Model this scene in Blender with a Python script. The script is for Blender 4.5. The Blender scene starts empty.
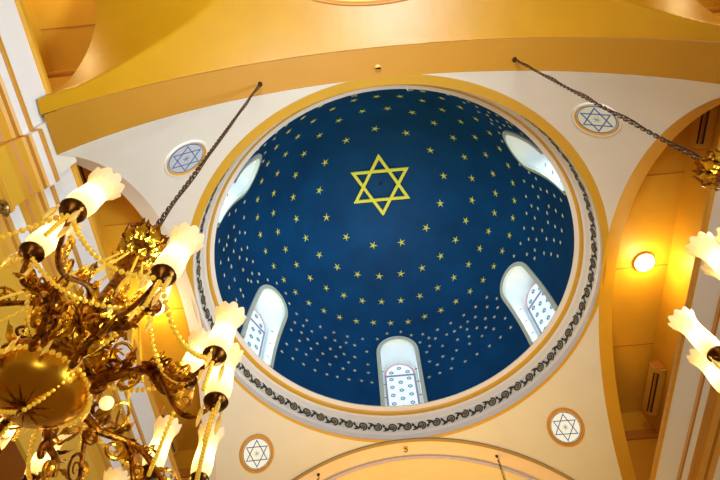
import bpy, bmesh, math, random
from mathutils import Vector, Matrix
random.seed(7)
PI = math.pi
S = bpy.context.scene
COL = S.collection
H = 15.06                      # height of the dome rim above the floor; built around the rim, lifted at the end
R = math.radians

# ---------------------------------------------------------------- camera
cam = bpy.data.cameras.new('camera'); cam_o = bpy.data.objects.new('camera', cam); COL.objects.link(cam_o)
CAMX = (-0.6215, -7.6774, -13.4594); YAW, TH, ROLL, FPX = 0.03994, 0.45895, 0.05558, 551.73
def camera_axes():
    r = Vector((1, 0, 0)); d = Vector((0, math.cos(TH), -math.sin(TH))); f = Vector((0, math.sin(TH), math.cos(TH)))
    c, s = math.cos(ROLL), math.sin(ROLL)
    r, d = c*r + s*d, -s*r + c*d
    Z = Matrix.Rotation(YAW, 3, 'Z')
    return Z @ r, Z @ d, Z @ f
_r, _d, _f = camera_axes()
cam_o.matrix_world = Matrix(((_r.x, -_d.x, -_f.x, CAMX[0]), (_r.y, -_d.y, -_f.y, CAMX[1]), (_r.z, -_d.z, -_f.z, CAMX[2] + H), (0, 0, 0, 1)))
cam.sensor_width = 36; cam.lens = FPX*36/720; cam.clip_start = .05; cam.clip_end = 200
S.camera = cam_o

# ---------------------------------------------------------------- world, lights, exposure
S.view_settings.view_transform = 'Standard'; S.view_settings.look = 'None'
S.view_settings.exposure = -0.08; S.view_settings.gamma = 1.0
w = bpy.data.worlds.new('world'); S.world = w; w.use_nodes = True
w.node_tree.nodes['Background'].inputs[0].default_value = (1.0, .75, .33, 1)
w.node_tree.nodes['Background'].inputs[1].default_value = 0.40
def area(name, loc, target, size, power, color, spread=180, size_y=None):
    l = bpy.data.lights.new(name, 'AREA'); l.energy = power; l.color = color; l.size = size
    if size_y: l.shape = 'RECTANGLE'; l.size_y = size_y
    l.spread = R(spread)
    o = bpy.data.objects.new(name, l); COL.objects.link(o)
    o.location = Vector(loc) + Vector((0, 0, H))
    o.rotation_euler = (Vector(target) - Vector(loc)).to_track_quat('-Z', 'Y').to_euler()
    return o
def point(name, loc, power, color, radius=.1, parent=None):
    l = bpy.data.lights.new(name, 'POINT'); l.energy = power; l.color = color; l.shadow_soft_size = radius
    o = bpy.data.objects.new(name, l); COL.objects.link(o)
    o.location = Vector(loc) + (Vector((0, 0, 0)) if parent else Vector((0, 0, H)))
    if parent: o.parent = parent
    return o
# daylight from the tall nave windows low on the right, falling on the near left of the vaults
area('daylight_right', (5.0, -6.5, -12.5), (-5.0, -4.6, -2.4), 2.5, 520, (.58, .78, 1), 75, 2.5)
# added cool fill from behind the camera, whitens the near pendentives
area('cool_fill_near', (0, -11.5, -12.5), (0, -4.2, -1.5), 4, 450, (.76, .82, .96), 70)
# added warm uplight that yellows the far pendentives, no lamps modelled there
area('warm_fill_far', (0, 7.5, -13.0), (0, 5.0, -1.0), 5, 290, (1, .60, .03), 75)
WARM = (1.0, .62, .26)

# ---------------------------------------------------------------- materials
def mat(name, col, rough=.6, metal=0.0, var=0.0, scale=8.0, emit=None, estr=0.0, bump=0.0, coat=0.0, spec=.5):
    m = bpy.data.materials.new(name); m.use_nodes = True
    nt = m.node_tree; b = nt.nodes['Principled BSDF']
    b.inputs['Base Color'].default_value = (*col, 1); b.inputs['Roughness'].default_value = rough
    b.inputs['Metallic'].default_value = metal; b.inputs['Coat Weight'].default_value = coat
    b.inputs['Specular IOR Level'].default_value = spec
    if emit: b.inputs['Emission Color'].default_value = (*emit, 1); b.inputs['Emission Strength'].default_value = estr
    tc = nt.nodes.new('ShaderNodeTexCoord'); nz = nt.nodes.new('ShaderNodeTexNoise')
    nz.inputs['Scale'].default_value = scale; nz.inputs['Detail'].default_value = 4
    nt.links.new(tc.outputs['Object'], nz.inputs['Vector'])
    if var > 0:
        rp = nt.nodes.new('ShaderNodeValToRGB')
        rp.color_ramp.elements[0].position = .3; rp.color_ramp.elements[1].position = .7
        rp.color_ramp.elements[0].color = (*[c*(1-var) for c in col], 1)
        rp.color_ramp.elements[1].color = (*[min(1, c*(1+var*.5)) for c in col], 1)
        nt.links.new(nz.outputs['Fac'], rp.inputs['Fac']); nt.links.new(rp.outputs['Color'], b.inputs['Base Color'])
    if bump > 0:
        bp = nt.nodes.new('ShaderNodeBump'); bp.inputs['Strength'].default_value = bump; bp.inputs['Distance'].default_value = .02
        nt.links.new(nz.outputs['Fac'], bp.inputs['Height']); nt.links.new(bp.outputs['Normal'], b.inputs['Normal'])
    return m
M = {}
M['plaster'] = mat('cream_plaster', (.82, .735, .57), .7, var=.03, scale=1.2)
M['pinkwhite'] = mat('pale_pink_plaster', (.84, .66, .66), .6, var=.04, scale=1)
M['yellow'] = mat('ochre_yellow_paint', (.70, .37, .018), .45, var=.04, scale=1.5)
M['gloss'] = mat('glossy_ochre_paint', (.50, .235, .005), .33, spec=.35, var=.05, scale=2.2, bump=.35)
M['orange'] = mat('orange_ochre_paint', (.72, .38, .02), .5, var=.05, scale=2)
M['gold_trim'] = mat('golden_moulding_paint', (.66, .31, .018), .45, var=.06, scale=3)
M['brown_trim'] = mat('brown_ochre_moulding_paint', (.50, .19, .015), .5, var=.08, scale=3)
M['white'] = mat('white_moulding_paint', (.82, .76, .68), .55)
M['blue'] = mat('midnight_blue_dome_paint', (.0003, .054, .165), .7, var=.25, scale=.8, spec=.2)
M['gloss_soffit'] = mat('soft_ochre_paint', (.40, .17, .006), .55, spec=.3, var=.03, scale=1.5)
M['brown_edge'] = mat('grey_brown_edge_paint', (.36, .24, .12), .5)
M['pinkpale'] = mat('pale_pink_vault_paint', (.84, .70, .74), .5, var=.03, scale=1)
M['star'] = mat('pale_gold_star_paint', (.70, .74, .07), .45)
M['starsmall'] = mat('pale_small_star_paint', (.62, .70, .45), .45)
M['framegreen'] = mat('pale_sage_window_frame', (.60, .68, .56), .5)
M['reveal'] = mat('white_window_reveal', (.80, .88, .88), .5)
M['dark'] = mat('dark_slot', (.012, .008, .005), .5)
M['acbody'] = mat('yellowed_plastic', (.66, .38, .05), .4)
M['scroll'] = mat('dark_olive_scroll_paint', (.045, .04, .02), .5, var=.4, scale=20)
M['scrollpale'] = mat('brown_rosette_paint', (.30, .20, .08), .5, var=.4, scale=20)
M['friezebase'] = mat('pale_frieze_paint', (.82, .78, .68), .5)
M['iron'] = mat('dark_bronze_iron', (.07, .035, .018), .4, .7, var=.5, scale=20)
M['brass'] = mat('old_gilt_brass', (.96, .46, .035), .24, 1.0, var=.55, scale=22, bump=.5)
M['darkbrass'] = mat('dark_patinated_brass', (.34, .115, .008), .28, 1.0, var=.9, scale=26, bump=.6)
M['cup'] = mat('blackened_brass_cup', (.12, .04, .006), .3, 1.0, var=.6, scale=30)
M['bowl'] = mat('polished_brass_bowl', (.66, .31, .018), .26, 1.0, var=.15, scale=6)
M['bead'] = mat('amber_glass_bead_glow', (1, .64, .06), .08, 0.5, coat=1.0, spec=1.0, emit=(1, .60, .04), estr=.30)  # faint emission stands in for light caught in the beads
M['crystal'] = mat('honey_crystal_drop_glow', (1, .66, .16), .06, 0.3, coat=1.0, spec=1.0, emit=(1, .6, .08), estr=.28)  # emission brightens the drops, which hold no lamp
M['bulb'] = mat('lit_bulb', (1, 1, 1), .5, emit=(1, .80, .42), estr=18)
M['lampglass'] = mat('lit_opal_lamp', (1, .95, .8), .4, emit=(1, .90, .55), estr=4)
M['globe'] = mat('lit_amber_globe', (1, .9, .6), .4, emit=(1, .74, .26), estr=1.1)
M['gilt'] = mat('antique_gilt_ornament', (.42, .24, .05), .35, .8, var=.7, scale=30)
M['floor'] = mat('pale_stone_floor', (.55, .45, .32), .5, var=.1, scale=1)
def shade_mat():
    m = bpy.data.materials.new('frosted_tulip_glass'); m.use_nodes = True; nt = m.node_tree
    b = nt.nodes['Principled BSDF']; b.inputs['Base Color'].default_value = (1, .86, .62, 1); b.inputs['Roughness'].default_value = .25
    b.inputs['Emission Color'].default_value = (1, .70, .20, 1); b.inputs['Emission Strength'].default_value = .46
    t = nt.nodes.new('ShaderNodeBsdfTranslucent'); t.inputs[0].default_value = (1, .80, .48, 1)
    mx = nt.nodes.new('ShaderNodeMixShader'); mx.inputs[0].default_value = .62
    out = nt.nodes['Material Output']
    nt.links.new(b.outputs[0], mx.inputs[1]); nt.links.new(t.outputs[0], mx.inputs[2]); nt.links.new(mx.outputs[0], out.inputs[0])
    return m
M['shade'] = shade_mat()
def pane_mat(name, col, s):
    return mat(name, tuple(c*.12 for c in col), .3, emit=col, estr=s)
M['pane'] = pane_mat('daylit_white_glass', (.88, .94, 1), 1.0)
M['paneblue'] = pane_mat('blue_star_glass', (.05, .42, .55), .6)
M['panelead'] = pane_mat('violet_lead_bar', (.30, .36, .62), .55)
M['panered'] = pane_mat('rose_glass_border', (.75, .28, .40), .8)
M['roundpane'] = pane_mat('daylit_cream_glass', (1, .93, .68), .9)
M['roundpanecool'] = pane_mat('daylit_pale_glass', (.78, .80, .84), .55)
M['roundpanecream'] = pane_mat('daylit_straw_glass', (.80, .72, .46), .6)
M['roundblue'] = pane_mat('violet_blue_star_glass', (.12, .10, .45), .35)
M['roundbluecool'] = pane_mat('sky_blue_star_glass', (.10, .16, .42), .4)

# ---------------------------------------------------------------- mesh helpers
class MB:
    def __init__(s): s.v = []; s.f = []; s.m = []; s.mats = []
    def mi(s, m):
        if m not in s.mats: s.mats.append(m)
        return s.mats.index(m)
    def add(s, vs, fs, m, X=None):
        n = len(s.v); k = s.mi(m)
        s.v += [tuple(X @ Vector(v)) if X else tuple(v) for v in vs]
        s.f += [tuple(i+n for i in f) for f in fs]; s.m += [k]*len(fs)
    def grid(s, P, m, closed_u=False, closed_v=False, X=None, mf=None):
        nu, nv = len(P), len(P[0]); vs = [p for r in P for p in r]; fs = []
        for i in range(nu if closed_u else nu-1):
            for j in range(nv if closed_v else nv-1):
                a, b = i, (i+1) % nu; c, d = j, (j+1) % nv
                fs.append((a*nv+c, b*nv+c, b*nv+d, a*nv+d))
        s.add(vs, fs, m, X)
    def box(s, a, b, m, X=None):
        (x0, y0, z0), (x1, y1, z1) = a, b
        vs = [(x, y, z) for x in (x0, x1) for y in (y0, y1) for z in (z0, z1)]
        s.add(vs, [(0, 1, 3, 2), (4, 6, 7, 5), (0, 4, 5, 1), (2, 3, 7, 6), (0, 2, 6, 4), (1, 5, 7, 3)], m, X)
    def lathe(s, prof, m, n=24, X=None, wob=None):
        P = []
        for i in range(n):
            a = 2*PI*i/n; c, q = math.cos(a), math.sin(a)
            P.append([(r*(1+(wob(a, k) if wob else 0))*c, r*(1+(wob(a, k) if wob else 0))*q, z) for k, (r, z) in enumerate(prof)])
        s.grid(P, m, closed_u=True, X=X)
    def tube(s, path, rad, m, n=6, X=None, cap=True, closed=False):
        path = [Vector(p) for p in path]; N = len(path)
        rs = rad if isinstance(rad, (list, tuple)) else [rad]*N
        P = []; up = Vector((.31, .17, .93)).normalized()
        t0 = (path[1]-path[0]).normalized()
        nrm = t0.cross(up); nrm = nrm.normalized() if nrm.length > 1e-4 else Vector((1, 0, 0))
        for i, p in enumerate(path):
            if closed: t = path[(i+1) % N]-path[i-1]
            else: t = path[min(i+1, N-1)]-path[max(i-1, 0)]
            t = t.normalized() if t.length > 1e-9 else t0
            nrm = nrm - t*nrm.dot(t); nrm = nrm.normalized() if nrm.length > 1e-6 else t.orthogonal().normalized()
            bn = t.cross(nrm)
            P.append([tuple(p + rs[i]*(math.cos(2*PI*k/n)*nrm + math.sin(2*PI*k/n)*bn)) for k in range(n)])
        s.grid(P, m, closed_u=closed, closed_v=True, X=X)
        if cap and not closed:
            s.add(P[0], [tuple(range(n))], m, X); s.add(P[-1], [tuple(range(n))[::-1]], m, X)
    def ball(s, c, r, m, n=8, k=5, sc=(1, 1, 1), X=None):
        P = []
        for i in range(n):
            a = 2*PI*i/n
            P.append([(c[0]+r*sc[0]*math.sin(PI*j/k)*math.cos(a), c[1]+r*sc[1]*math.sin(PI*j/k)*math.sin(a), c[2]+r*sc[2]*math.cos(PI*j/k)) for j in range(k+1)])
        s.grid(P, m, closed_u=True, X=X)
    def poly(s, pts, m, th=0.0, X=None):
        n = len(pts); s.add(pts, [tuple(range(n))], m, X)
    def build(s, name, parent=None, smooth=True, kind=None, label=None, ang=40):
        me = bpy.data.meshes.new(name); me.from_pydata(s.v, [], s.f); me.update()
        for m in s.mats: me.materials.append(M[m])
        me.polygons.foreach_set('material_index', s.m)
        if smooth:
            me.polygons.foreach_set('use_smooth', [True]*len(me.polygons))
            me.set_sharp_from_angle(angle=R(ang))
        o = bpy.data.objects.new(name, me); COL.objects.link(o)
        if parent: o.parent = parent
        if kind: o['kind'] = kind
        if label: o['label'] = label
        return o
def empty(name, loc, rz=0, label=None, cat=None, group=None, kind=None):
    o = bpy.data.objects.new(name, None); COL.objects.link(o); o.location = loc; o.rotation_euler = (0, 0, rz)
    o.empty_display_size = .1
    if label: o['label'] = label
    if cat: o['category'] = cat
    if group: o['group'] = group
    if kind: o['kind'] = kind
    return o
def tag(o, label, cat, group=None):
    o['label'] = label; o['category'] = cat
    if group: o['group'] = group
    return o

# ================================================================ STRUCTURE
RIM = 5.0; DC, DB = .3, 6.7                 # dome: a half ellipsoid on a low upright band
def dome_r(z):
    if z <= DC: return RIM
    return RIM*math.sqrt(max(0, 1-((z-DC)/DB)**2))
def dome_p(az, z, off=0.0):                 # az from +Y towards +X, off inwards
    r = dome_r(z)
    n = Vector((r/RIM**2, 0, max(0, z-DC)/DB**2)).normalized()
    r2 = r - off*n.x; z2 = z - off*n.z
    return (r2*math.sin(az), r2*math.cos(az), z2)
WAZ = [0, 61, 120, 180, -120, -61]          # window azimuths
WHW, WSP, WTOP = .76, 2.36, 3.06            # outer half width, springing and top of the opening
def win_hw(z, e=0.0):
    hw = WHW-e; top = WTOP-e
    if z >= top: return 0.0
    if z <= WSP: return hw
    return hw*math.sqrt(max(0, 1-((z-WSP)/(top-WSP))**2))
zs = [-.02, 0, .15, .3]+[.3+(WSP-.3)*i/8 for i in range(1, 9)]+[WSP+(WTOP-WSP)*math.sin(PI/2*i/10) for i in range(1, 11)]
zs += [DC+DB*math.sin(a) for a in [math.asin((WTOP-DC)/DB)+(PI/2-math.asin((WTOP-DC)/DB))*i/22 for i in range(1, 23)]]
E1 = .015
mb = MB()
waz = sorted(R(a) for a in WAZ)
for k in range(6):
    a0, a1 = waz[k], waz[(k+1) % 6]+(2*PI if k == 5 else 0)
    P = []
    for i in range(25):
        u = i/24; col = []
        for z in zs:
            h = win_hw(z, E1)/max(dome_r(z), .5)
            col.append(dome_p(a0+h+(a1-a0-2*h)*u, min(z, DC+DB-1e-4)))
        P.append(col)
    mb.grid(P, 'blue')
dome = mb.build('ceiling_dome', kind='structure', ang=60)
dome['label'] = 'midnight blue dome painted with golden stars over the nave'
# stars painted on the dome
def star_pts(az, z, r, rot, off=.02):
    P = Vector(dome_p(az, z, off)); P2 = Vector(dome_p(az, z+.02, off)); P3 = Vector(dome_p(az+.01, z, off))
    e1 = (P3-P).normalized(); e2 = (P2-P).normalized(); nn = e1.cross(e2)
    pts = []
    for i in range(10):
        a = rot+PI/2+2*PI*i/10; q = r*(1 if i % 2 == 0 else .27)
        pts.append(tuple(P+e1*q*math.cos(a)+e2*q*math.sin(a)))
    c = P - nn*.02 if nn.dot(P) > 0 else P + nn*.02
    return pts, tuple(c)
def stars(mb, lst, m):
    for az, z, r in lst:
        pts, c = star_pts(R(az), z, r, random.uniform(-.35, .35))
        mb.add(pts+[c], [(i, (i+1) % 10, 10) for i in range(10)], m)
big = []
for n, r, z, o in ((13, .18, 6.2, 15.3), (24, .165, 5.33, 8.3), (33, .152, 4.45, 5.2), (42, .14, 3.62, 6.9)):
    for i in range(n): big.append((o+360*i/n, z+random.uniform(-.03, .03), r))
mb = MB(); stars(mb, big, 'star'); mb.build('star_pattern', dome, smooth=False, label='four rings of painted golden stars round the crown')
SA=[(46.4,2.99),(49.9,2.65),(39.7,3.0),(44.2,2.68),(48.0,2.34),(33.1,3.0),(37.4,2.66),(41.0,2.34),(44.7,2.14),(48.4,1.76),(33.4,2.68),(26.1,2.98),(29.6,2.63),(31.8,2.41),(35.9,2.23),(39.4,2.02),(42.0,1.75),(48.5,1.28),(19.4,2.95),(12.4,2.96),(26.3,2.6),(22.7,2.61),(14.7,2.74),(17.4,2.63),(31.3,2.1),(36.4,1.81),(43.0,1.26),(26.3,2.22),(10.4,2.66),(7.2,3.03),(2.6,3.23),(30.4,1.81),(14.1,2.4),(19.4,2.23),(37.5,1.25),(12.3,2.18),(24.4,1.81),(31.7,1.24),(18.3,1.79),(21.8,1.54),(12.5,1.75),(15.3,1.52),(26.3,1.2),(20.3,1.16),(15.4,1.13),(11.0,1.08)]
SB=[(-57.3,3.28),(-53.5,3.05),(-48.3,2.89),(-42.7,2.9),(-47.7,2.52),(-43.5,2.61),(-48.2,2.14),(-43.4,2.3),(-39.0,2.58),(-35.7,2.93),(-32.3,2.58),(-29.0,2.92),(-27.8,2.61),(-22.4,2.92),(-22.7,2.64),(-15.3,2.93),(-8.5,2.98),(-3.9,3.21),(-18.8,2.61),(-43.3,1.92),(-39.9,2.17),(-35.4,2.19),(-48.5,1.45),(-37.7,1.85),(-43.7,1.49),(-39.2,1.5),(-29.4,2.18),(-25.1,2.39),(-23.2,2.13),(-32.3,1.86),(-26.5,1.92),(-18.5,2.1),(-13.3,2.41),(-49.7,0.99),(-44.5,1.0),(-34.2,1.49),(-28.8,1.5),(-21.0,1.81),(-23.2,1.48),(-39.6,1.02),(-18.3,1.5),(-12.9,1.85),(-12.8,1.48),(-34.6,0.99),(-29.6,1.01),(-25.3,1.04),(-20.6,1.05),(-15.5,1.08),(-11.5,1.05)]
SC=[(104.2,2.96),(103.5,2.51),(104.2,2.05),(104.9,1.63),(111.9,0.9),(113.1,0.32),(105.4,1.14),(106.1,0.65),(97.2,2.99),(100.0,2.28),(94.3,2.72),(94.8,2.36),(98.8,1.68),(95.5,1.82),(99.3,1.22),(99.7,0.76),(89.8,2.98),(90.0,2.53),(92.1,1.76),(92.8,1.32),(93.6,0.87),(82.8,3.01),(85.2,2.58),(87.2,2.07),(79.8,2.68),(82.0,2.29),(85.4,1.77),(87.4,1.33),(88.8,0.92),(75.7,3.0),(77.8,2.24),(79.7,1.74),(81.7,1.35),(83.4,0.96),(73.8,2.55),(74.9,2.13),(69.0,3.07),(108.0,2.17),(110.7,1.53),(112.0,0.9),(113.1,0.33),(109.5,2.51),(111.9,2.92)]
SD=[(-100.7,1.99),(-96.1,2.4),(-93.9,2.75),(-99.4,1.5),(-95.0,2.04),(-97.2,1.32),(-103.3,0.53),(-87.4,2.72),(-89.1,2.35),(-91.9,1.8),(-97.3,1.02),(-94.9,0.6),(-91.7,1.3),(-87.2,2.1),(-83.6,2.5),(-80.4,2.78),(-88.1,1.4),(-81.9,2.08),(-89.3,0.71),(-83.1,1.35),(-77.1,2.48),(-74.0,2.8),(-77.1,2.1),(-83.9,0.79),(-77.8,1.44),(-68.7,3.02),(-63.9,3.28),(-75.3,2.23),(-72.4,2.54),(-77.6,0.92),(-75.3,1.42),(-115.1,2.6),(-112.2,2.2),(-113.6,1.55),(-115.8,0.67),(-107.5,2.71),(-106.9,2.06),(-108.2,1.48),(-111.3,0.75),(-100.6,2.75)]
small = SA+SB+SC+SD+[(a+120, z) for a, z in SA]+[(a-120, z) for a, z in SB]
mb = MB(); stars(mb, [(a, z, .082) for a, z in small if z < 3.45 and all(abs((a-wz+180) % 360-180)*PI/180*dome_r(z) > win_hw(z)+.06 for wz in WAZ)], 'starsmall')
mb.build('small_star_pattern', dome, smooth=False, label='scattered small pale stars between the dome windows')
# hexagram at the crown: two interlocked triangles of raised gilt bars
mb = MB(); HZ = 6.86
def hexa(mb, c, e1, e2, nrm, r, wd, th, m, rot=0.0):
    for t in (0, 1):
        vs = []
        for q in (r, r-2*wd):
            for k in range(3):
                a = rot+PI/2+2*PI*k/3+PI*t; vs.append(Vector(c)+q*(math.cos(a)*e1+math.sin(a)*e2)+nrm*t*.004)
        lo = [tuple(v) for v in vs]; hi = [tuple(v+nrm*th) for v in vs]
        fs = []
        for k in range(3):
            j = (k+1) % 3
            fs += [(6+k, 6+j, 9+j, 9+k), (k, j, 6+j, 6+k), (3+k, 9+k, 9+j, 3+j), (k, 3+k, 3+j, j)]
        mb.add(lo+hi, fs, m)
hexa(mb, (0, .04, HZ-.02), Vector((1, 0, 0)), Vector((0, 1, 0)), Vector((0, 0, -1)), 1.30, .115, .07, 'star', PI)
mb.build('hexagram', dome, smooth=False, label='large golden six-pointed star at the crown of the dome')
mb = MB(); mb.tube([(0, 0, 7.0), (0, 0, 6.9), (.03, 0, 6.84), (0, 0, 6.79), (-.03, 0, 6.83)], .014, 'iron'); mb.ball((0, 0, 6.93), .05, 'iron')
mb.build('crown_hook', dome)

# cornice ring of the dome
def ring(mb, prof, n=144, a0=0, a1=2*PI):
    for (p0, p1, m) in prof:
        mb.grid([[(p[0]*math.sin(2*PI*i/n), p[0]*math.cos(2*PI*i/n), p[1]) for p in (p0, p1)] for i in range(n)], m, closed_u=True)
prof_pts = [((5.06, .04), (5.0, .01), 'white'), ((5.0, .01), (4.99, -.03), 'white'), ((4.99, -.03), (5.09, -.12), 'white'),
            ((5.09, -.12), (5.13, -.16), 'yellow'), ((5.13, -.16), (5.16, -.25), 'yellow'), ((5.16, -.25), (5.20, -.30), 'white'),
            ((5.20, -.30), (5.25, -.43), 'white'), ((5.25, -.43), (5.27, -.46), 'friezebase'),
            ((5.27, -.46), (5.31, -.80), 'friezebase'), ((5.31, -.80), (5.36, -.86), 'white'), ((5.36, -.86), (5.36, -1.05), 'white'), ((5.36, -1.05), (5.38, -1.09), 'yellow'),
            ((5.38, -1.09), (5.40, -1.14), 'yellow')]
mb = MB(); ring(mb, prof_pts); corn = mb.build('trim_dome_cornice', kind='structure', ang=25)
corn['label'] = 'white and yellow moulded ring with a scrollwork frieze round the dome'
mb = MB(); NS = 72
def fr(u, v, off=.012):                     # u metres along, v 0..1 up the frieze
    r = 5.31+(5.27-5.31)*v-off; z = -.80+.34*v; a = u/5.29
    return Vector((r*math.sin(a), r*math.cos(a), z))
def ribbon(mb, pts, wds, m):
    L = []; N = len(pts)
    for i, (u, v) in enumerate(pts):
        a = pts[max(i-1, 0)]; b = pts[min(i+1, N-1)]; du, dv = b[0]-a[0], (b[1]-a[1])*.34
        l = math.hypot(du, dv) or 1; nu, nv = -dv/l, du/l/.34; w_ = wds[i]
        L.append([tuple(fr(u+nu*w_, v+nv*w_)), tuple(fr(u-nu*w_, v-nv*w_))])
    mb.grid(L, m)
pitch = 2*PI*5.29/NS
for k in range(NS):
    u0 = k*pitch; sgn = 1 if k % 2 else -1
    sp = []
    for i in range(22):
        t = i/21; a = sgn*(t*2*PI*1.6)+(-PI/2*sgn); rr = .145*(1-.72*t)
        sp.append((u0+rr*math.cos(a), .5+rr*math.sin(a)/.34))
    ribbon(mb, sp, [.026]*22, 'scroll')
    ribbon(mb, [(u0+pitch*(-.62+.62*i/6), .5-sgn*(.42*math.cos(PI*i/12+.2))) for i in range(7)], [.014+.026*math.sin(PI*i/6) for i in range(7)], 'scroll')
    for a in range(6):
        aa = a*PI/3; c = (u0+.035*math.cos(aa), .5+.035*math.sin(aa)/.34)
        mb.add([tuple(fr(c[0]+.034*math.cos(b*PI/3), c[1]+.034*math.sin(b*PI/3)/.34, .016)) for b in range(6)], [tuple(range(6))], 'scrollpale')
    for q in (-1, 1):
        ribbon(mb, [(u0+pitch*.5+q*.01+q*.05*i/3, .5+q*.35*i/3*sgn) for i in range(4)], [.03, .045, .03, .006], 'scroll')
mb.build('scrollwork_frieze', corn, smooth=False, label='dark olive scrolling vine with rosettes')

# windows of the dome
WL = 25
def make_window(idx, azd):
    az = R(azd)
    X = Matrix.Rotation(-az, 4, 'Z')        # local: +Y outwards
    RG = 5.36                                # distance of the glass from the dome's axis
    root = empty('window_%d' % idx, (0, 0, 0), kind='structure')
    root.matrix_world = X
    def loc(x, z, off=0.0):                 # a point of the dome shell seen in the window's own axes
        a = x/max(dome_r(z), .5); p = dome_p(a, z, off); return p
    def outline(e, n=14, zb=-.02):
        L = [(-(WHW-e), zb+(WSP-zb)*i/6) for i in range(6)]
        L += [(-(WHW-e)*math.cos(PI*i/n), WSP+(WTOP-e-WSP)*math.sin(PI*i/n)) for i in range(n+1)]
        L += [((WHW-e), zb+(WSP-zb)*(5-i)/6) for i in range(6)]
        return L
    mb = MB()
    o1, o2 = outline(0), outline(.14)
    A = [loc(x, z, .05) for x, z in o1]; B = [loc(x, z, .07) for x, z in o2]; A0 = [loc(x, z, -.02) for x, z in o1]; B0 = [loc(x, z, -.05) for x, z in o2]
    mb.grid([A0, A, B, B0], 'framegreen'); mb.build('window_frame', root)
    # splayed reveal down to the arched light
    GW, GS, GT = .53, 1.90, 2.50            # half width, springing and top of the glass
    def gl(e=0.0, n=14, y=RG, zb=-.15):
        L = [(-(GW-e), y, zb+(GS-zb)*i/6) for i in range(6)]
        L += [(-(GW-e)*math.cos(PI*i/n), y, GS+(GT-e-GS)*math.sin(PI*i/n)) for i in range(n+1)]
        L += [((GW-e), y, zb+(GS-zb)*(5-i)/6) for i in range(6)]
        return L
    mb = MB(); G = gl(-.10); inner = [Vector(b) for b in B0]
    rows = []
    for t in (0, .25, .5, .75, 1):
        rows.append([tuple(inner[i].lerp(Vector(G[i]), t)) for i in range(len(G))])
    mb.grid(rows, 'reveal'); mb.grid([G, gl(-.02)], 'reveal'); mb.grid([gl(-.02), gl(-.02, y=RG+.03)], 'framegreen')
    for sx in (-1, 1):
        for zz in (.5, 1.15, 1.8):
            mb.tube([(sx*(GW+.12), RG-.33, zz), (sx*(GW+.0), RG-.28, zz)], .012, 'iron')
    mb.build('window_reveal', root)
    mb = MB(); g = gl(.0, y=RG+.02)
    mb.add(g, [tuple(range(len(g)))], 'pane')
    y = RG+.0
    mb.box((-GW, y-.02, GS-.06), (GW, y+.01, GS), 'panelead')
    for sx in (-1, 1): mb.box((sx*GW-.05 if sx > 0 else -GW, y-.01, -.1), (GW if sx > 0 else -GW+.05, y+.01, GS), 'panelead')
    a_, b_ = [], []
    for i in range(15):
        a = PI*i/14; a_.append((-GW*math.cos(a), y-.012, GS+(GT-GS)*math.sin(a))); b_.append((-(GW-.05)*math.cos(a), y-.012, GS+(GT-GS-.05)*math.sin(a)))
    mb.grid([a_, b_], 'panered')
    k = 0
    for j in range(6):
        zz = GS-.20-j*.40
        for xx in (-.31, 0, .31):
            z2 = zz - (.18 if xx == 0 else 0)
            if z2 < 0: continue
            for t in (0, 1):
                for q in range(3):
                    a = PI/2+2*PI*q/3+PI*t; b2 = a+2*PI/3
                    p = Vector((xx+.085*math.cos(a), y, z2+.085*math.sin(a))); r_ = Vector((xx+.085*math.cos(b2), y, z2+.085*math.sin(b2)))
                    mb.tube([p, r_], .013, 'paneblue', n=4, cap=False)
    for xx, zz in ((-.29, GS+.15), (0, GS+.36), (.29, GS+.15)):
        for t in (0, 1):
            for q in range(3):
                a = PI/2+2*PI*q/3+PI*t; b2 = a+2*PI/3
                mb.tube([(xx+.085*math.cos(a), y, zz+.085*math.sin(a)), (xx+.085*math.cos(b2), y, zz+.085*math.sin(b2))], .013, 'paneblue', n=4, cap=False)
    l = area('window_daylight', (0, 0, 0), (0, -1, 0), .9, WL, (.70, .88, 1), 180, 1.9)
    l.parent = root; l.location = (0, RG-.05, 1.15); l.rotation_euler = (R(-90), 0, 0)
    mb.build('stained_glass', root, smooth=False, label='white stained glass with rows of small blue six-pointed stars')
    return root
for i, a in enumerate(WAZ): make_window(i+1, a)

# pendentives: one sphere carrying the ring on the four arches
SR, SZ = 7.84, -6.90
XA, YF, YN = 5.3, 5.3, -5.5                 # arch planes: sides, far, near
def sph_z(r): return SZ+math.sqrt(max(0, SR**2-r*r))
def bound(a):
    s, c = math.sin(a), math.cos(a)
    l = [XA/abs(s)] if abs(s) > 1e-6 else []
    if c > 1e-6: l.append(YF/c)
    if c < -1e-6: l.append(YN/c)
    return max(min(l), 5.301)
angs = sorted(set([2*PI*i/360 for i in range(360)]+[math.atan2(sx*XA, y) % (2*PI) for sx in (-1, 1) for y in (YF, YN)]))
mb = MB(); P = []; Q = []
for a in angs:
    rb = bound(a); r0 = 5.30; r1 = min(5.36+.15*max(0, .3-math.cos(a)), rb)
    P.append([(r*math.sin(a), r*math.cos(a), sph_z(r)) for r in (r0, r0+(r1-r0)*.5, r1)])
    Q.append([(r*math.sin(a), r*math.cos(a), sph_z(r)) for r in [r1+(rb-r1)*k/10 for k in range(11)]])
mb.grid(P, 'yellow', closed_u=True); mb.grid(Q, 'plaster', closed_u=True)
pend = mb.build('ceiling_pendentives', kind='structure', ang=80)
pend['label'] = 'cream plaster pendentives between the four arches under the dome'

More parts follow.
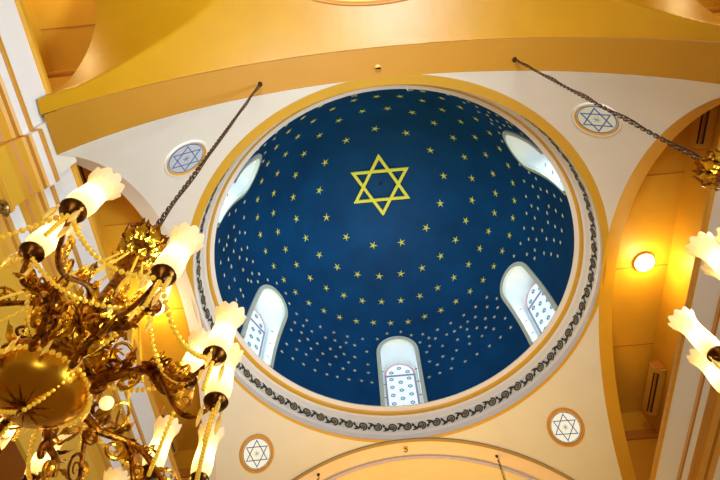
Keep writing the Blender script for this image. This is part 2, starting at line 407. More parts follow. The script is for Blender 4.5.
# transverse and side arches (soffit bands)
def arch_pts(a, Rr, c=SZ, n=64, zmin=None):
    t = math.asin(min(1, a/Rr)); return [(Rr*math.sin(-t+2*t*i/n), c+Rr*math.cos(-t+2*t*i/n)) for i in range(n+1)]
RX = math.sqrt(SR**2-XA**2); RNr = math.sqrt(SR**2-YN**2); RFr = math.sqrt(SR**2-YF**2)
def soffit_y(name, y0, y1, Ra, m, edge=None, label=None):   # arch across the nave
    mb = MB(); A = arch_pts(XA, Ra)
    mb.grid([[(x, y0, z) for x, z in A], [(x, y1, z) for x, z in A]], m)
    if edge:
        s_ = 1 if y1 > y0 else -1
        mb.grid([[(x, y0-.02*s_, z-.03) for x, z in A], [(x, y0+.09*s_, z-.03) for x, z in A]], edge)
        mb.grid([[(x, y0-.02*s_, z+.02) for x, z in A], [(x, y0-.02*s_, z-.03) for x, z in A]], edge)
    o = mb.build(name, kind='structure', ang=80); o['label'] = label; return o
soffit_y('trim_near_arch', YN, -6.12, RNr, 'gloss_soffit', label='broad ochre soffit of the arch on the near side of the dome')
soffit_y('trim_far_arch', YF, 5.98, RFr, 'pinkwhite', edge='brown_edge', label='pinkish soffit of the arch on the far side of the dome')
def soffit_x(name, sx, label, m='yellow'):
    mb = MB(); t0 = math.atan2(YN, 0); A = []
    n = 72; ya, yb = YN, YF; ta, tb = math.asin(ya/RX) if abs(ya) < RX else -PI/2, math.asin(yb/RX)
    for i in range(n+1):
        t = ta+(tb-ta)*i/n; A.append((RX*math.sin(t), SZ+RX*math.cos(t)))
    mb.grid([[(sx*XA, y, z) for y, z in A], [(sx*5.66, y, z-.0) for y, z in A]], m)
    mb.grid([[(sx*5.66, y, z) for y, z in A], [(sx*5.66, y, max(z, -.9)+.02) for y, z in A]], 'yellow')
    o = mb.build(name, kind='structure', ang=80); o['label'] = label
soffit_x('trim_arch_right', 1, 'yellow soffit of the arch over the right gallery')
soffit_x('trim_arch_left', -1, 'pale soffit of the arch over the left gallery', 'plaster')  # pale plaster puts the cool light on this soffit into its colour

# galleries behind the side arches
def gallery(sx, y0, y1, nm, side, lab):
    mb = MB(); mb.box((min(sx*5.66, sx*7.08), y0, -1.0), (max(sx*5.66, sx*7.08), y1, -.9), 'orange')
    for k in range(1, 4):
        yy = y0+(y1-y0)*k/4
        mb.box((min(sx*5.66, sx*7.08), yy-.012, -1.012), (max(sx*5.66, sx*7.08), yy+.012, -1.0), 'brown_trim')
    o = mb.build('ceiling_%s' % nm, kind='structure', smooth=False); o['label'] = 'flat ochre ceiling panels of the %s' % lab
    mb = MB(); mb.box((min(sx*7.08, sx*7.2), y0, -8), (max(sx*7.08, sx*7.2), y1, -.9), 'yellow')
    o = mb.build('wall_%s' % nm, kind='structure', smooth=False); o['label'] = 'yellow outer wall of the %s' % lab
    for yy, t in ((y0, -1), (y1, 1)):
        mb = MB(); mb.box((min(sx*5.66, sx*7.1), min(yy, yy+t*.12), -8), (max(sx*5.66, sx*7.1), max(yy, yy+t*.12), -.9), 'yellow')
        mb.box((min(sx*5.66, sx*7.08), min(yy, yy-t*.06), -2.05), (max(sx*5.66, sx*7.08), max(yy, yy-t*.06), -1.75), 'brown_trim')
        o = mb.build('wall_%s_end' % nm, kind='structure', smooth=False); o['label'] = 'yellow end wall of the %s' % lab
for sx, s in ((1, 'right'), (-1, 'left')):
    gallery(sx, -5.1, 5.1, s+'_gallery', s, '%s gallery' % s)
    gallery(sx, -9.6, -6.25, s+'_near_gallery', s, '%s gallery of the near bay' % s)

# neighbouring cross vaults: a broad cell along the nave cut by narrow side cells
VA, VH = 1.47, 2.75
def A_(x): return SZ+math.sqrt(max(.01, 5.62**2-x*x))
def B_(q): return VH*max(0, 1-min(1, abs(q))**1.7)**.62
def vault_z(x, t):                          # t metres from the transverse arch
    c = .22+VA
    main = A_(x)+.10+.22*min(t, 2*c-t)
    side = -4.6+B_((t-c)/VA)+.10*(5.35-abs(x)) if abs(t-c) < VA else -9
    return max(main, side)
def cross_vault(name, sgn, m, y0, label):
    mb = MB(); c = .22+VA; P = []
    for i in range(181):
        x = 5.36*math.sin(PI/2*(-1+2*i/180))
        P.append([(x, y0+sgn*t, vault_z(x, t)) for t in [c-c*math.cos(PI*j/110) for j in range(111)]])
    mb.grid(P, m)
    mb.grid([[(x, y0, A_(x)) for x in [5.3*(-1+2*i/80) for i in range(81)]], [(x, y0, A_(x)+.11) for x in [5.3*(-1+2*i/80) for i in range(81)]]], 'brown_trim' if sgn < 0 else m)
    o = mb.build(name, kind='structure', ang=80); o['label'] = label
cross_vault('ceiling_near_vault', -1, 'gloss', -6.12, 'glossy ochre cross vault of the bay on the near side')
cross_vault('ceiling_far_vault', 1, 'pinkpale', 5.98, 'pale pinkish vault beyond the far arch')
NC = -6.12-(.22+VA)
def nvz(x, y): return vault_z(x, -6.12-y)
mb = MB(); P = []
for i in range(64):
    a = 2*PI*i/64; c, s_ = math.cos(a), math.sin(a); row = []
    for k in range(6):
        b = 2*PI*k/6; rx = 2.0+.05*math.cos(b); ry = .84+.05*math.cos(b)
        x_, y_ = rx*c, NC+ry*s_; row.append((x_, y_, nvz(x_, y_)-.03*math.sin(b)-.01))
    P.append(row)
mb.grid(P, 'brown_trim', closed_u=True, closed_v=True)
P = []
for i in range(65):
    a = 2*PI*i/64; P.append([(2.0*q*math.cos(a), NC+.84*q*math.sin(a), nvz(2.0*q*math.cos(a), NC+.84*q*math.sin(a))-.02) for q in (1, .8, .6, .4, .2, .001)])
mb.grid(P, 'orange')
o = mb.build('trim_vault_panel', kind='structure'); o['label'] = 'oval orange panel with a thin rim on the near vault'

# entablature: white upstand, mouldings and frieze along both sides, stepping out round the pilasters
def entab(sx, y0, y1, dx, nm, lab, caps=True):
    # (x inwards from 5.4 is negative), z ; material of the segment that starts at the point
    pr = [(5.62, -4.6, 'gold_trim'), (5.34, -4.6, 'gold_trim'), (5.34, -4.68, 'gold_trim'), (5.40, -4.70, 'white'), (5.40, -5.44, 'gold_trim'),
          (5.30, -5.50, 'gold_trim'), (5.28, -5.60, 'brown_trim'), (5.30, -5.63, 'white'), (5.30, -5.80, 'gold_trim'), (5.33, -5.83, 'brown_trim'), (5.33, -5.92, 'gold_trim'),
          (5.37, -5.95, 'gold_trim'), (5.38, -6.10, 'brown_trim'), (5.42, -6.13, 'gold_trim'), (5.42, -6.28, 'white'), (5.44, -6.50, 'gold_trim'), (5.48, -6.53, 'brown_trim'),
          (5.48, -6.60, 'gold_trim'), (5.52, -6.66, 'gold_trim'), (5.54, -6.78, 'yellow'), (5.55, -7.9, 'yellow'), (5.62, -7.9, 'yellow'), (5.62, -4.6, 'yellow')]
    if dx: pr = [(5.62, -4.6, 'plaster'), (5.44, -4.6, 'plaster'), (5.44, -5.44, 'gold_trim')]+pr[5:14]+[(5.42, -6.28, 'yellow'), (5.42, -6.55, 'brown_trim'), (5.38, -6.60, 'gold_trim'), (5.40, -6.65, 'yellow'), (5.62, -6.65, 'yellow'), (5.62, -4.6, 'plaster')]
    mb = MB()
    for (xa, za, m), (xb, zb, _) in zip(pr, pr[1:]):
        mb.grid([[(sx*(xa-dx), y0, za), (sx*(xa-dx), y1, za)], [(sx*(xb-dx), y0, zb), (sx*(xb-dx), y1, zb)]], m)
    if caps:
        for yy in (y0, y1):
            for (xa, za, m), (xb, zb, _) in zip(pr[:-1], pr[1:]):
                mb.add([(sx*(xa-dx), yy, za), (sx*(xb-dx), yy, zb), (sx*5.62, yy, zb), (sx*5.62, yy, za)], [(0, 1, 2, 3)], m)
    o = mb.build(nm, kind='structure', smooth=False); o['label'] = lab
for sx, s in ((1, 'right'), (-1, 'left')):
    entab(sx, -5.22, 5.08, 0, 'trim_entablature_%s' % s, 'white band over golden mouldings along the %s gallery front' % s, caps=False)
    entab(sx, -9.9, -6.0, 0, 'trim_entablature_%s_near' % s, 'white band over golden mouldings in the near bay on the %s' % s, caps=False)
    for y0, y1, w_ in ((-6.0, -5.22, 'near'), (5.08, 6.1, 'far')):
        entab(sx, y0, y1, .12, 'trim_pier_entablature_%s_%s' % (s, w_), 'entablature block stepping forward over the %s %s pilaster' % (w_, s))
        mb = MB(); xo = 5.36
        mb.box((min(sx*xo, sx*5.62), y0+.08, -15.06), (max(sx*xo, sx*5.62), y1-.08, -6.65), 'yellow')
        # capital: flaring bell with gilt leaves and volutes
        for k, (d_, za, zb) in enumerate(((.06, -6.73, -6.65), (.03, -6.81, -6.73), (.0, -8.00, -7.57))):
            mb.box((min(sx*(xo-d_-.05), sx*5.62), y0+.05-d_, za), (max(sx*(xo-d_-.05), sx*5.62), y1-.05+d_, zb), 'gold_trim')
        p = mb.build('wall_pilaster_%s_%s' % (s, w_), kind='structure', smooth=False); p['label'] = 'yellow pilaster with a gilt capital on the %s %s side' % (w_, s)
        mb = MB()
        for k in range(5):
            yy = y0+.16+(y1-y0-.32)*k/4
            for zz, r_ in ((-7.35, .09), (-7.00, .1)):
                sp = [(sx*(xo-.05-.09*math.sin(t*3)), yy+(.02*k-.04)*t, zz-.12+.28*t+.05*math.sin(6*t)) for t in [q/8 for q in range(9)]]
                mb.tube(sp, [.05*(1-.6*q/8) for q in range(9)], 'gilt', n=6)
                for q in (-1, 1):
                    mb.tube([(sx*(xo-.1), yy+q*(.05+.04*math.cos(t*1.2)), zz+.1+.05*math.sin(t*1.2)) for t in range(6)], .016, 'gilt', n=5)
        for q in (y0+.12, y1-.12):
            mb.tube([(sx*(xo-.12), q+.11*(1-t/14)*math.cos(t*.8), -6.87+.11*(1-t/14)*math.sin(t*.8)) for t in range(12)], .03, 'gilt', n=6)
        mb.build('capital_ornament', p, label='dark gilt leaves and volutes')
mb = MB(); mb.box((-12, -14, -15.16), (12, 14, -15.06), 'floor'); f_ = mb.build('floor', kind='structure', smooth=False)

# roundels on the pendentives
def roundel(sx, sy, cool, label, rr=6.17):
    c = Vector((sx*rr/math.sqrt(2), sy*rr/math.sqrt(2), sph_z(rr)))
    nrm = (Vector((0, 0, SZ))-c).normalized()            # towards the room
    e1 = Vector((sy, -sx, 0)).normalized(); e2 = nrm.cross(e1).normalized()
    X = Matrix(((e1.x, e2.x, nrm.x, c.x), (e1.y, e2.y, nrm.y, c.y), (e1.z, e2.z, nrm.z, c.z), (0, 0, 0, 1)))
    root = empty('window_roundel', (0, 0, 0), kind='structure'); root.matrix_world = X; root['label'] = label
    mb = MB(); mb.lathe([(.53, -.03), (.52, .03), (.50, .05), (.46, .045)], 'plaster' if cool else 'gold_trim', n=48); mb.lathe([(.46, .045), (.42, .012), (.41, .0)], 'gold_trim', n=48)
    mb.build('roundel_frame', root)
    mb = MB(); g = ('roundpanecream' if sx > 0 else 'roundpanecool') if cool else 'roundpane'
    mb.add([(.415*math.cos(2*PI*i/48), .415*math.sin(2*PI*i/48), .012) for i in range(48)], [tuple(range(48))], g)
    b_ = 'roundbluecool' if cool else 'roundblue'
    hexa(mb, (0, 0, .016), Vector((1, 0, 0)), Vector((0, 1, 0)), Vector((0, 0, 1)), .375, (.028 if sx > 0 else .020) if cool else .022, .006, b_, PI/6 if not cool else 0)
    mb.tube([(.40*math.cos(2*PI*i/40), .40*math.sin(2*PI*i/40), .016) for i in range(40)], .010, b_, n=4, closed=True)
    for k in range(6):
        a = k*PI/3; mb.tube([(.08*math.cos(a), .08*math.sin(a), .018), (0, 0, .018)], .006, b_, n=4)
    mb.build('roundel_glass', root, smooth=False, label='round stained glass with a blue six-pointed star')
roundel(1, 1, False, 'round window with a six-pointed star on the far right pendentive')
roundel(-1, 1, False, 'round window with a six-pointed star on the far left pendentive')
roundel(1, -1, True, 'round window with a bold star on the near right pendentive, crossed by the chain')
roundel(-1, -1, True, 'round window with a blue star on the near left pendentive')

# ================================================================ THINGS
# ceiling lamps of the galleries
def gallery_lamp(sx, label, pw):
    root = empty('ceiling_lamp', (sx*6.42, -.16, -1.0), 0, label, 'lamp', 'round ceiling lamps of the galleries')
    mb = MB(); mb.lathe([(.0, 0), (.27, 0), (.28, -.04), (.265, -.07), (.25, -.07)], 'gold_trim', n=32); mb.build('lamp_rim', root)
    mb = MB(); mb.lathe([(.255, -.065), (.235, -.12), (.165, -.16), (.08, -.18), (.001, -.185)], 'lampglass', n=32); mb.build('lamp_glass', root)
    point('gallery_lamp_light', (0, 0, -.42), pw, (1, .74, .34), .15, root)
gallery_lamp(1, 'lit round opal lamp on the ochre ceiling of the right gallery', 80)
gallery_lamp(-1, 'lit round opal lamp on the ochre ceiling of the left gallery, behind the chandelier', 80)
for sx in (-1, 1): point('near_gallery_fill_light', (sx*6.4, -8.6, -1.5), 45, (1, .74, .34), .2)  # no fixtures here, lights added to brighten the near galleries
# air conditioners
def aircon(sx, y, label):
    root = empty('air_conditioner', (sx*7.065, y, -1.62), 0 if sx > 0 else PI, label, 'air conditioner', 'wall air conditioners in the galleries')
    mb = MB(); L = .82; pr = [(0, .2), (-.22, .2), (-.29, .14), (-.30, .0), (-.27, -.12), (-.16, -.19), (0, -.2)]
    mb.grid([[(x_, yy, z_) for x_, z_ in pr] for yy in (-L, L)], 'acbody')
    for yy in (-L, L): mb.add([(x_, yy, z_) for x_, z_ in pr], [tuple(range(len(pr)))], 'acbody')
    mb.build('body', root, ang=30)
    mb = MB(); mb.box((-.285, -L+.12, -.13), (-.19, L-.12, -.115), 'dark'); mb.add([(-.283, -L+.12, -.10), (-.175, -L+.12, -.195), (-.175, L-.12, -.195), (-.283, L-.12, -.10)], [(0, 1, 2, 3)], 'dark')
    mb.build('air_slot', root, smooth=False)
    mb = MB(); mb.box((-.25, -L+.14, -.155), (-.235, L-.14, -.15), 'brown_trim'); mb.box((-.245, -L+.14, -.175), (-.215, L-.14, -.168), 'brown_trim'); mb.build('louvre', root, smooth=False)
    for yy in (-L-.03, L):
        mb = MB(); mb.box((-.26, yy, -.15), (-.002, yy+.03, .17), 'brown_trim'); mb.build('end_cap', root, smooth=False)
aircon(1, 3.65, 'air conditioner with a dark slot at the far end of the right gallery')
aircon(-1, 3.65, 'air conditioner with a dark slot at the far end of the left gallery')
aircon(1, -4.2, 'air conditioner at the near end of the right gallery, half behind the arch')
aircon(-1, -4.2, 'air conditioner at the near end of the left gallery, under the near arch')

# hooks and chains
def chain_mesh(mb, z0, z1, m, L=.085, w_=.019, wire=.0075):
    n = int((z0-z1)/(L*.74)); st = (z0-z1)/n
    for k in range(n):
        zc = z0-st*(k+.5); X = Matrix.Translation((0, 0, zc)) @ Matrix.Rotation(PI/2*(k % 2)+.3, 4, 'Z')
        pts = []
        for i in range(10):
            a = 2*PI*i/10; pts.append((w_*math.cos(a), 0, (L/2-w_)*(1 if math.sin(a) >= 0 else -1)+w_*math.sin(a)))
        mb.tube(pts, wire, m, n=5, X=X, closed=True)
def chain(x, y, ztop, zbot, label, heavy=True):
    root = empty('hanging_chain', (x, y, ztop), 0, label, 'chain', 'chains of the chandeliers')
    mb = MB(); mb.lathe([(.001, .03), (.05, .02), (.055, -.01), (.03, -.03), (.015, -.07), (.001, -.07)], 'iron', n=14)
    mb.tube([(0, 0, -.05), (.03, 0, -.10), (.035, 0, -.15), (0, 0, -.185), (-.03, 0, -.15)], .012, 'iron'); mb.build('hook', root)
    mb = MB(); chain_mesh(mb, -.16, zbot-ztop, 'iron', L=.10, w_=.019, wire=.0065)
    mb.build('links', root)
    mb = MB(); zz = zbot-ztop; pts = [(.032+.012*math.sin(i*.9), .01*math.cos(i), -.2+(zz+.2)*i/30) for i in range(31)]
    mb.tube(pts, .008, 'iron', n=5); mb.build('cable', root)
    return root
CL = (-2.56, -5.72); CR = (2.62, -5.72)
def szn(x): return SZ+math.sqrt(RNr**2-x*x)
def szf(x): return SZ+math.sqrt(RFr**2-x*x)
chain(CL[0], CL[1], szn(CL[0]), -8.90, 'twisted dark chain rising from the large chandelier to the near arch')
chain(CR[0], CR[1], szn(CR[0]), -8.45, 'twisted dark chain crossing the near right star window towards the chandelier at the edge')
chain(2.55, 5.66, szf(2.55), -8.6, 'dark chain hanging from the far arch, right of the middle hook')
chain(-2.78, 5.66, szf(-2.78), -8.6, 'dark chain hanging from the far arch on the left')
for yy, zf, lab in ((-5.72, szn, 'small empty hook in the middle of the near arch soffit'), (5.64, szf, 'small empty hook in the middle of the far arch soffit')):
    mb = MB(); x0 = -.12
    mb.lathe([(.001, .02), (.07, .01), (.07, -.02), (.03, -.04), (.001, -.04)], 'gold_trim', n=12)
    mb.tube([(0, 0, -.03), (.05, 0, -.08), (.05, 0, -.14), (0, 0, -.17), (-.045, 0, -.13)], .016, 'iron')
    o = mb.build('ceiling_hook'); o.location = (x0, yy, zf(x0)); tag(o, lab, 'hook', 'empty ceiling hooks')

# ---------------------------------------------------------------- chandelier
def spiral(c, e1, e2, r0, turns, a0, n=16, shrink=.75, sg=1):
    c, e1, e2 = Vector(c), Vector(e1), Vector(e2)
    return [c+(r0*(1-shrink*i/n))*(math.cos(a0+sg*turns*2*PI*i/n)*e1+math.sin(a0+sg*turns*2*PI*i/n)*e2) for i in range(n+1)]
def leaf(mb, base, d, up, L, W, m, curl=.5):
    base, d, up = Vector(base), Vector(d).normalized(), Vector(up).normalized(); sd = d.cross(up).normalized(); P = []
    n = 6
    for i in range(n+1):
        t = i/n; w_ = W*math.sin(PI*min(1, t*.9+.08))*(1+.28*(-1)**i)
        c = base+d*L*t+up*(L*curl*t*t)-d*(L*.25*curl*t*t*t)
        P.append([tuple(c-sd*w_), tuple(c-sd*w_*.5+up*w_*.25), tuple(c-up*w_*.1), tuple(c+sd*w_*.5+up*w_*.25), tuple(c+sd*w_)])
    mb.grid(P, m)
def beads(mb, pts, r, m, step=None):
    step = step or r*2.05; pts = [Vector(p) for p in pts]; d = 0; acc = 0
    mb.ball(pts[0], r, m, n=7, k=4)
    for a, b in zip(pts, pts[1:]):
        l = (b-a).length
        while acc+l >= step and l > 1e-6:
            t = (step-acc)/l; a = a.lerp(b, t); l = (b-a).length; acc = 0; mb.ball(a, r, m, n=7, k=4)
        acc += l
def swag(a, b, sag, n=14):
    a, b = Vector(a), Vector(b); return [a.lerp(b, i/n)-Vector((0, 0, sag*4*(i/n)*(1-i/n))) for i in range(n+1)]
def pol(az, r, z): return Vector((r*math.cos(R(az)), r*math.sin(R(az)), z))
SH = .40                                    # height of a tulip shade
def make_shade_mesh():
    mb = MB(); n = 48; prof = [(.030, .0), (.052, .015), (.064, .06), (.066, .12), (.062, .19), (.060, .25), (.064, .30), (.072, .335), (.083, .362), (.089, .378)]
    P = []
    for i in range(n):
        a = 2*PI*i/n; row = []
        for k, (r_, z_) in enumerate(prof):
            q = max(0, (k-5)/4); sc = abs(math.cos(4.5*a))
            row.append((r_*(1+q*.10*(sc-.5)+.02*math.cos(16*a))*math.cos(a), r_*(1+q*.10*(sc-.5)+.02*math.cos(16*a))*math.sin(a), z_+q*q*.032*(sc-.4)))
        P.append(row)
    mb.grid(P, 'shade', closed_u=True); return mb
def make_chandelier(name, loc, rz, label):
    z0 = loc[2]
    root = empty(name, loc, rz, label, 'chandelier', 'brass chandeliers under the near arch')
    # heights below are relative to the bowl's underside (z = 0)
    mb = MB(); mb.lathe([(.001, -.105), (.05, -.10), (.13, -.088), (.20, -.055), (.245, -.01), (.268, .04), (.275, .055), (.268, .065), (.20, .07)], 'bowl', n=64, wob=lambda a, k: 0)
    bowl = mb.build('bowl', root, label='polished round brass bowl')
    mb = MB()
    for k in range(22):
        a = 2*PI*k/22; l = .10+.05*(k % 2)
        mb.tube([(.02*math.cos(a), .02*math.sin(a), -.107), (l*.6*math.cos(a), l*.6*math.sin(a), -.099), (l*math.cos(a), l*math.sin(a), -.088)], [.0045, .003, .001], 'darkbrass', n=5)
    mb.build('sunburst', bowl)
    mb = MB(); mb.lathe([(.001, -.17), (.010, -.16), (.018, -.145), (.012, -.13), (.024, -.112), (.026, -.10)], 'darkbrass', n=14); mb.build('finial', bowl)
    mb = MB()
    mb.lathe([(.22, .06), (.285, .07), (.30, .10), (.28, .15), (.20, .22), (.10, .26), (.08, .32), (.11, .38), (.15, .45), (.16, .52), (.13, .58), (.07, .62), (.06, .72), (.10, .76), (.11, .80), (.06, .84), (.04, .95),
              (.035, 1.25), (.05, 1.42), (.085, 1.50), (.10, 1.56), (.075, 1.62), (.06, 1.70), (.10, 1.78), (.12, 1.84), (.10, 1.90), (.04, 1.95), (.02, 2.05), (.02, 2.12)], 'darkbrass', n=28,
             wob=lambda a, k: .05*math.cos(10*a) if 6 < k < 14 else 0)
    stem = mb.build('stem', root, label='dark turned brass column')
    mb = MB()
    for k in range(11):
        a = 360*k/11; d = pol(a, 1, 0)
        leaf(mb, pol(a, .20, .20), d+Vector((0, 0, .4)), (0, 0, 1), .20, .045, 'brass', .5)
        leaf(mb, pol(a+12, .13, .48), d, (0, 0, 1), .20, .04, 'darkbrass' if k % 2 else 'brass', .7)
        leaf(mb, pol(a, .10, .74), d, (0, 0, 1), .13, .03, 'brass', .9)
        mb.tube(spiral(pol(a, .25, .34), d, (0, 0, 1), .055, 1.3, PI*.8, sg=-1), .010, 'darkbrass', n=5)
    mb.build('acanthus_leaves', stem, label='gilt acanthus leaves')
    mb = MB()
    for k in range(9):
        a = 40*k; d = pol(a, 1, 0)
        leaf(mb, pol(a, .09, 1.80), d+Vector((0, 0, .2)), (0, 0, 1), .15, .045, 'darkbrass', .9)
        leaf(mb, pol(a+20, .08, 1.72), d+Vector((0, 0, .1)), (0, 0, 1), .16, .045, 'brass', 1.0)
        leaf(mb, pol(a+10, .06, 1.90), d+Vector((0, 0, .5)), (0, 0, 1), .13, .035, 'darkbrass', .6)
        leaf(mb, pol(a+20, .07, 1.52), d-Vector((0, 0, .3)), (0, 0, 1), .13, .035, 'brass', .8)
        mb.tube(spiral(pol(a+20, .15, 1.86), d, (0, 0, 1), .045, 1.2, PI*.9, sg=-1), .010, 'darkbrass', n=5)
        mb.tube(spiral(pol(a+20, .12, 1.97), d, (0, 0, 1), .03, 1.2, PI*.9, sg=1), .008, 'darkbrass', n=5)
    mb.lathe([(.07, 1.5), (.11, 1.55), (.115, 1.85), (.05, 1.97), (.03, 1.97)], 'darkbrass', n=20); mb.build('crown_ornament', root, label='leafy bronze crown at the foot of the chain')
    mb = MB(); beads(mb, [pol(a, .288, .05) for a in range(0, 361, 6)], .017, 'bead'); mb.build('bead_rim', bowl)
    # arms: azimuth, [lights: azimuth, radius, height of the shade's foot above the bowl]
    arms = [(-67, [(-61, 1.23, -.05), (-74, .85, .10)]), (-34, [(-38, 1.22, -.15), (-30, .83, .15)]),
            (-5, [(-12, 1.11, -.10), (-3, 1.09, -.25), (5, .82, .10)]), (53, [(48, 1.10, .05), (58, .85, .05)]),
            (100, [(91, 1.15, .03), (112, .77, .05)]), (140, [(145, 1.12, -.02), (136, .61, .05)]),
            (180, [(173, 1.15, .0), (187, .83, .08)]), (232, [(226, 1.15, -.02), (241, .83, .08)])]
    ends = []
    for a, lights in arms:
        mb = MB(); d = pol(a, 1, 0); sd = pol(a+90, 1, 0); up = Vector((0, 0, 1))
        main = [pol(a, .14, .28), pol(a, .21, .16), pol(a, .31, .07), pol(a, .42, .03), pol(a, .52, .06), pol(a, .60, .08), pol(a, .67, .02)]
        sm = []
        for i in range(len(main)-1):
            for t in (0, .33, .66): sm.append(main[i].lerp(main[i+1], t))
        sm.append(main[-1])
        mb.tube(sm, [.030-.012*i/len(sm) for i in range(len(sm))], 'darkbrass', n=8)
        mb.tube(spiral(pol(a, .37, .15), d, up, .075, 1.5, -PI/2, n=22), [.017-.008*i/22 for i in range(23)], 'darkbrass', n=6)
        mb.tube(spiral(pol(a, .55, -.02), d, up, .07, 1.4, PI/2, n=20, sg=-1), [.016-.008*i/20 for i in range(21)], 'brass', n=6)
        mb.tube(spiral(pol(a, .40, -.03), d, up, .05, 1.4, PI/2, n=20), [.018-.009*i/20 for i in range(21)], 'darkbrass', n=6)
        for q in (-1, 1):
            mb.tube([p+sd*q*.05*math.sin(i*.6) for i, p in enumerate(spiral(pol(a, .48, .16)+sd*q*.05, d, up, .075, 1.2, PI, n=16, sg=-1))], [.012-.006*i/16 for i in range(17)], 'brass', n=5)
            leaf(mb, pol(a, .34, .08)+sd*.02*q, d*.7+sd*q, up, .13, .035, 'brass', .6)
            leaf(mb, pol(a, .50, .07)+sd*.02*q, d*.9+sd*q*.8, up, .12, .03, 'darkbrass', .8)
            leaf(mb, pol(a, .64, .05)+sd*.02*q, d*.5+sd*q, -up, .10, .028, 'brass', .5)
        leaf(mb, pol(a, .42, .06), d, up, .13, .035, 'brass', .9)
        leaf(mb, pol(a, .58, .08), d, up, .13, .035, 'darkbrass', .7)
        for (la, lr, lz) in lights:                      # branches
            e = pol(la, lr, lz); hi = lights[0][0] == la and len(lights) == 2 and a in (-67, -34, 100, 180, 232)
            s_ = pol(a, .10, .66) if hi else pol(a, .60, .08) if lr > .7 else pol(a, .40, .04)
            hd = Vector((e.x-s_.x, e.y-s_.y, 0)); mid = s_+hd*.55; br = []
            p1, p2, p3 = s_+hd*.25+up*(.10 if hi else .03), s_+hd*.72-up*(s_.z-lz+.16), e-up*.10
            for i in range(15):
                t = i/14; u = 1-t
                br.append(s_*u**4+4*p1*u**3*t+6*((p1+p2)/2)*u*u*t*t+4*p2*u*t**3+e*t**4-up*(.06*math.sin(PI*t*t)))
            br.append(e)
            mb.tube(br, [.020-.009*i/15 for i in range(16)], 'darkbrass', n=7)
            hn = hd.normalized()
            if hi:
                for q, rr_, dz in ((5, .085, .09), (8, .10, -.10), (11, .07, .08)):
                    mb.tube(spiral(br[q]+up*dz, hn, up, rr_, 1.6, -PI/2 if dz > 0 else PI/2, n=24, shrink=.8, sg=1), [.011-.006*i/24 for i in range(25)], 'brass' if q != 8 else 'darkbrass', n=5)
                    leaf(mb, br[q]+up*dz, hn+up*.5, up, .08, .02, 'brass', .6)
            mb.tube(spiral(br[9]+up*.06, hn, up, .055, 1.4, -PI/2, n=16, sg=1), [.011-.005*i/16 for i in range(17)], 'brass', n=5)
            mb.tube(spiral(br[5]+up*.05, hn, up, .045, 1.4, -PI/2, n=16, sg=-1), [.010-.005*i/16 for i in range(17)], 'darkbrass', n=5)
            leaf(mb, br[6], hn-up*.2, up, .11, .028, 'brass', .6); leaf(mb, br[10], hn, -up, .08, .022, 'brass', .5)
            leaf(mb, br[3], hn+sd*.8, up, .09, .025, 'brass', .6); leaf(mb, br[3], hn-sd*.8, up, .09, .025, 'brass', .6)
        am = mb.build('arm', root, label='scrolled brass arm with leaves')
        for (la, lr, lz) in lights:
            e = pol(la, lr, lz); ends.append((la, lr, lz, am))
            mb = MB(); mb.lathe([(.001, -.055), (.02, -.05), (.03, -.035), (.055, -.02), (.064, .0), (.058, .012), (.035, .006), (.03, .03), (.028, .06)], 'cup', n=18)
            o = mb.build('light_cup', am); o.location = e
            sh = shade_src.copy(); COL.objects.link(sh); sh.parent = am; sh.location = e; sh.rotation_euler = (R(random.uniform(-3, 3)), R(random.uniform(-3, 3)), random.uniform(0, 1))
            bb = bulb_src.copy(); COL.objects.link(bb); bb.parent = am; bb.location = e+Vector((0, 0, .13))
            point('shade_light', e+Vector((0, 0, .16)), PW, WARM, .035, root)
    # candle-like lamp inside the scrolls
    for q in ((31, .37, .10), (205, .37, .10)):
        e = pol(*q); mb = MB(); mb.ball(e, .042, 'globe', n=14, k=10); mb.build('inner_globe', root)
    # bead strands between the lights, to the crown and across the bowl
    ends.sort(key=lambda t: t[0]); out = sorted([e for e in ends if e[1] > .95], key=lambda t: t[0]); inn = sorted([e for e in ends if e[1] < .95], key=lambda t: t[0])
    def strand(p, r_=.0145): mb = MB(); beads(mb, p, r_, 'bead'); mb.build('bead_strand', root)
    for A_1 in (out, inn):
        for i, e in enumerate(A_1):
            g = A_1[(i+1) % len(A_1)]
            if (g[0]-e[0]) % 360 < 15: continue
            strand(swag(pol(*e[:3])-Vector((0, 0, .02)), pol(*g[:3])-Vector((0, 0, .02)), .16))
    for k, e in enumerate(inn): strand(swag(pol(*e[:3]), pol(e[0], .29, .10), .08))
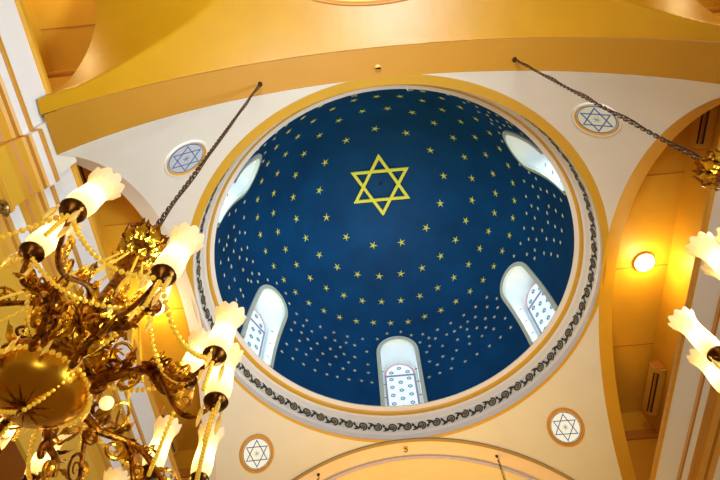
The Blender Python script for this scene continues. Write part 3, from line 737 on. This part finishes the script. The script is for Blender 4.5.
    for k in range(9): strand(swag(pol(40*k+8, .11, 1.50), pol(40*k+8, .56, .12), .06, 20), .0105)
    strand([pol(172, .27, .02), pol(172, .13, -.10), pol(0, .0, -.135), pol(-22, .13, -.10), pol(-22, .27, .02)], .014)
    for k in range(0, len(out), 1):
        e = out[k]; strand([pol(*e[:3])-Vector((0, 0, .03)), pol(*e[:3])-Vector((0, 0, .12)), pol(*e[:3])-Vector((0, 0, .26))], .012)
    for e in ends:
        for q in range(3):
            if q == 2 and e[1] < .95: continue
            o = drop_src.copy(); COL.objects.link(o); o.parent = root; a = 2.1*q+e[0]
            o.location = pol(*e[:3])+Vector((.058*math.cos(a), .058*math.sin(a), -.01))
    for k in range(10):
        o = drop_src.copy(); COL.objects.link(o); o.parent = root; o.location = pol(36*k+10, .30, .15)
    return root
shade_src = make_shade_mesh().build('glass_shade', label='lit frosted tulip shade with a scalloped rim')
mb = MB(); mb.ball((0, 0, .02), .034, 'bulb', n=12, k=8, sc=(1, 1, 1.9)); bulb_src = mb.build('bulb')
mb = MB(); mb.lathe([(.002, 0), (.004, -.01), (.008, -.02), (.003, -.03), (.012, -.06), (.014, -.09), (.010, -.13), (.001, -.165)], 'crystal', n=6); drop_src = mb.build('crystal_drop', smooth=False)
PW = 8
ch = make_chandelier('chandelier', (CL[0], CL[1], -11.05), 0, 'large gilt brass chandelier with lit tulip shades and bead strands on the left')
def copy_tree(o, parent=None):
    c = o.copy(); COL.objects.link(c)
    if parent: c.parent = parent
    for q in list(o.children): copy_tree(q, c)
    return c
c2 = copy_tree(ch); c2.location = (CR[0], CR[1], -10.60); c2.rotation_euler = (0, 0, R(199))
c2['label'] = 'gilt brass chandelier with lit tulip shades cut off by the right edge'
for o in (shade_src, bulb_src, drop_src): bpy.data.objects.remove(o)

# ---------------------------------------------------------------- lift everything so that the floor lies at z = 0
for o in list(bpy.data.objects):
    if o.parent is None and o.type in ('MESH', 'EMPTY'):
        o.matrix_world = Matrix.Translation((0, 0, H)) @ o.matrix_basis
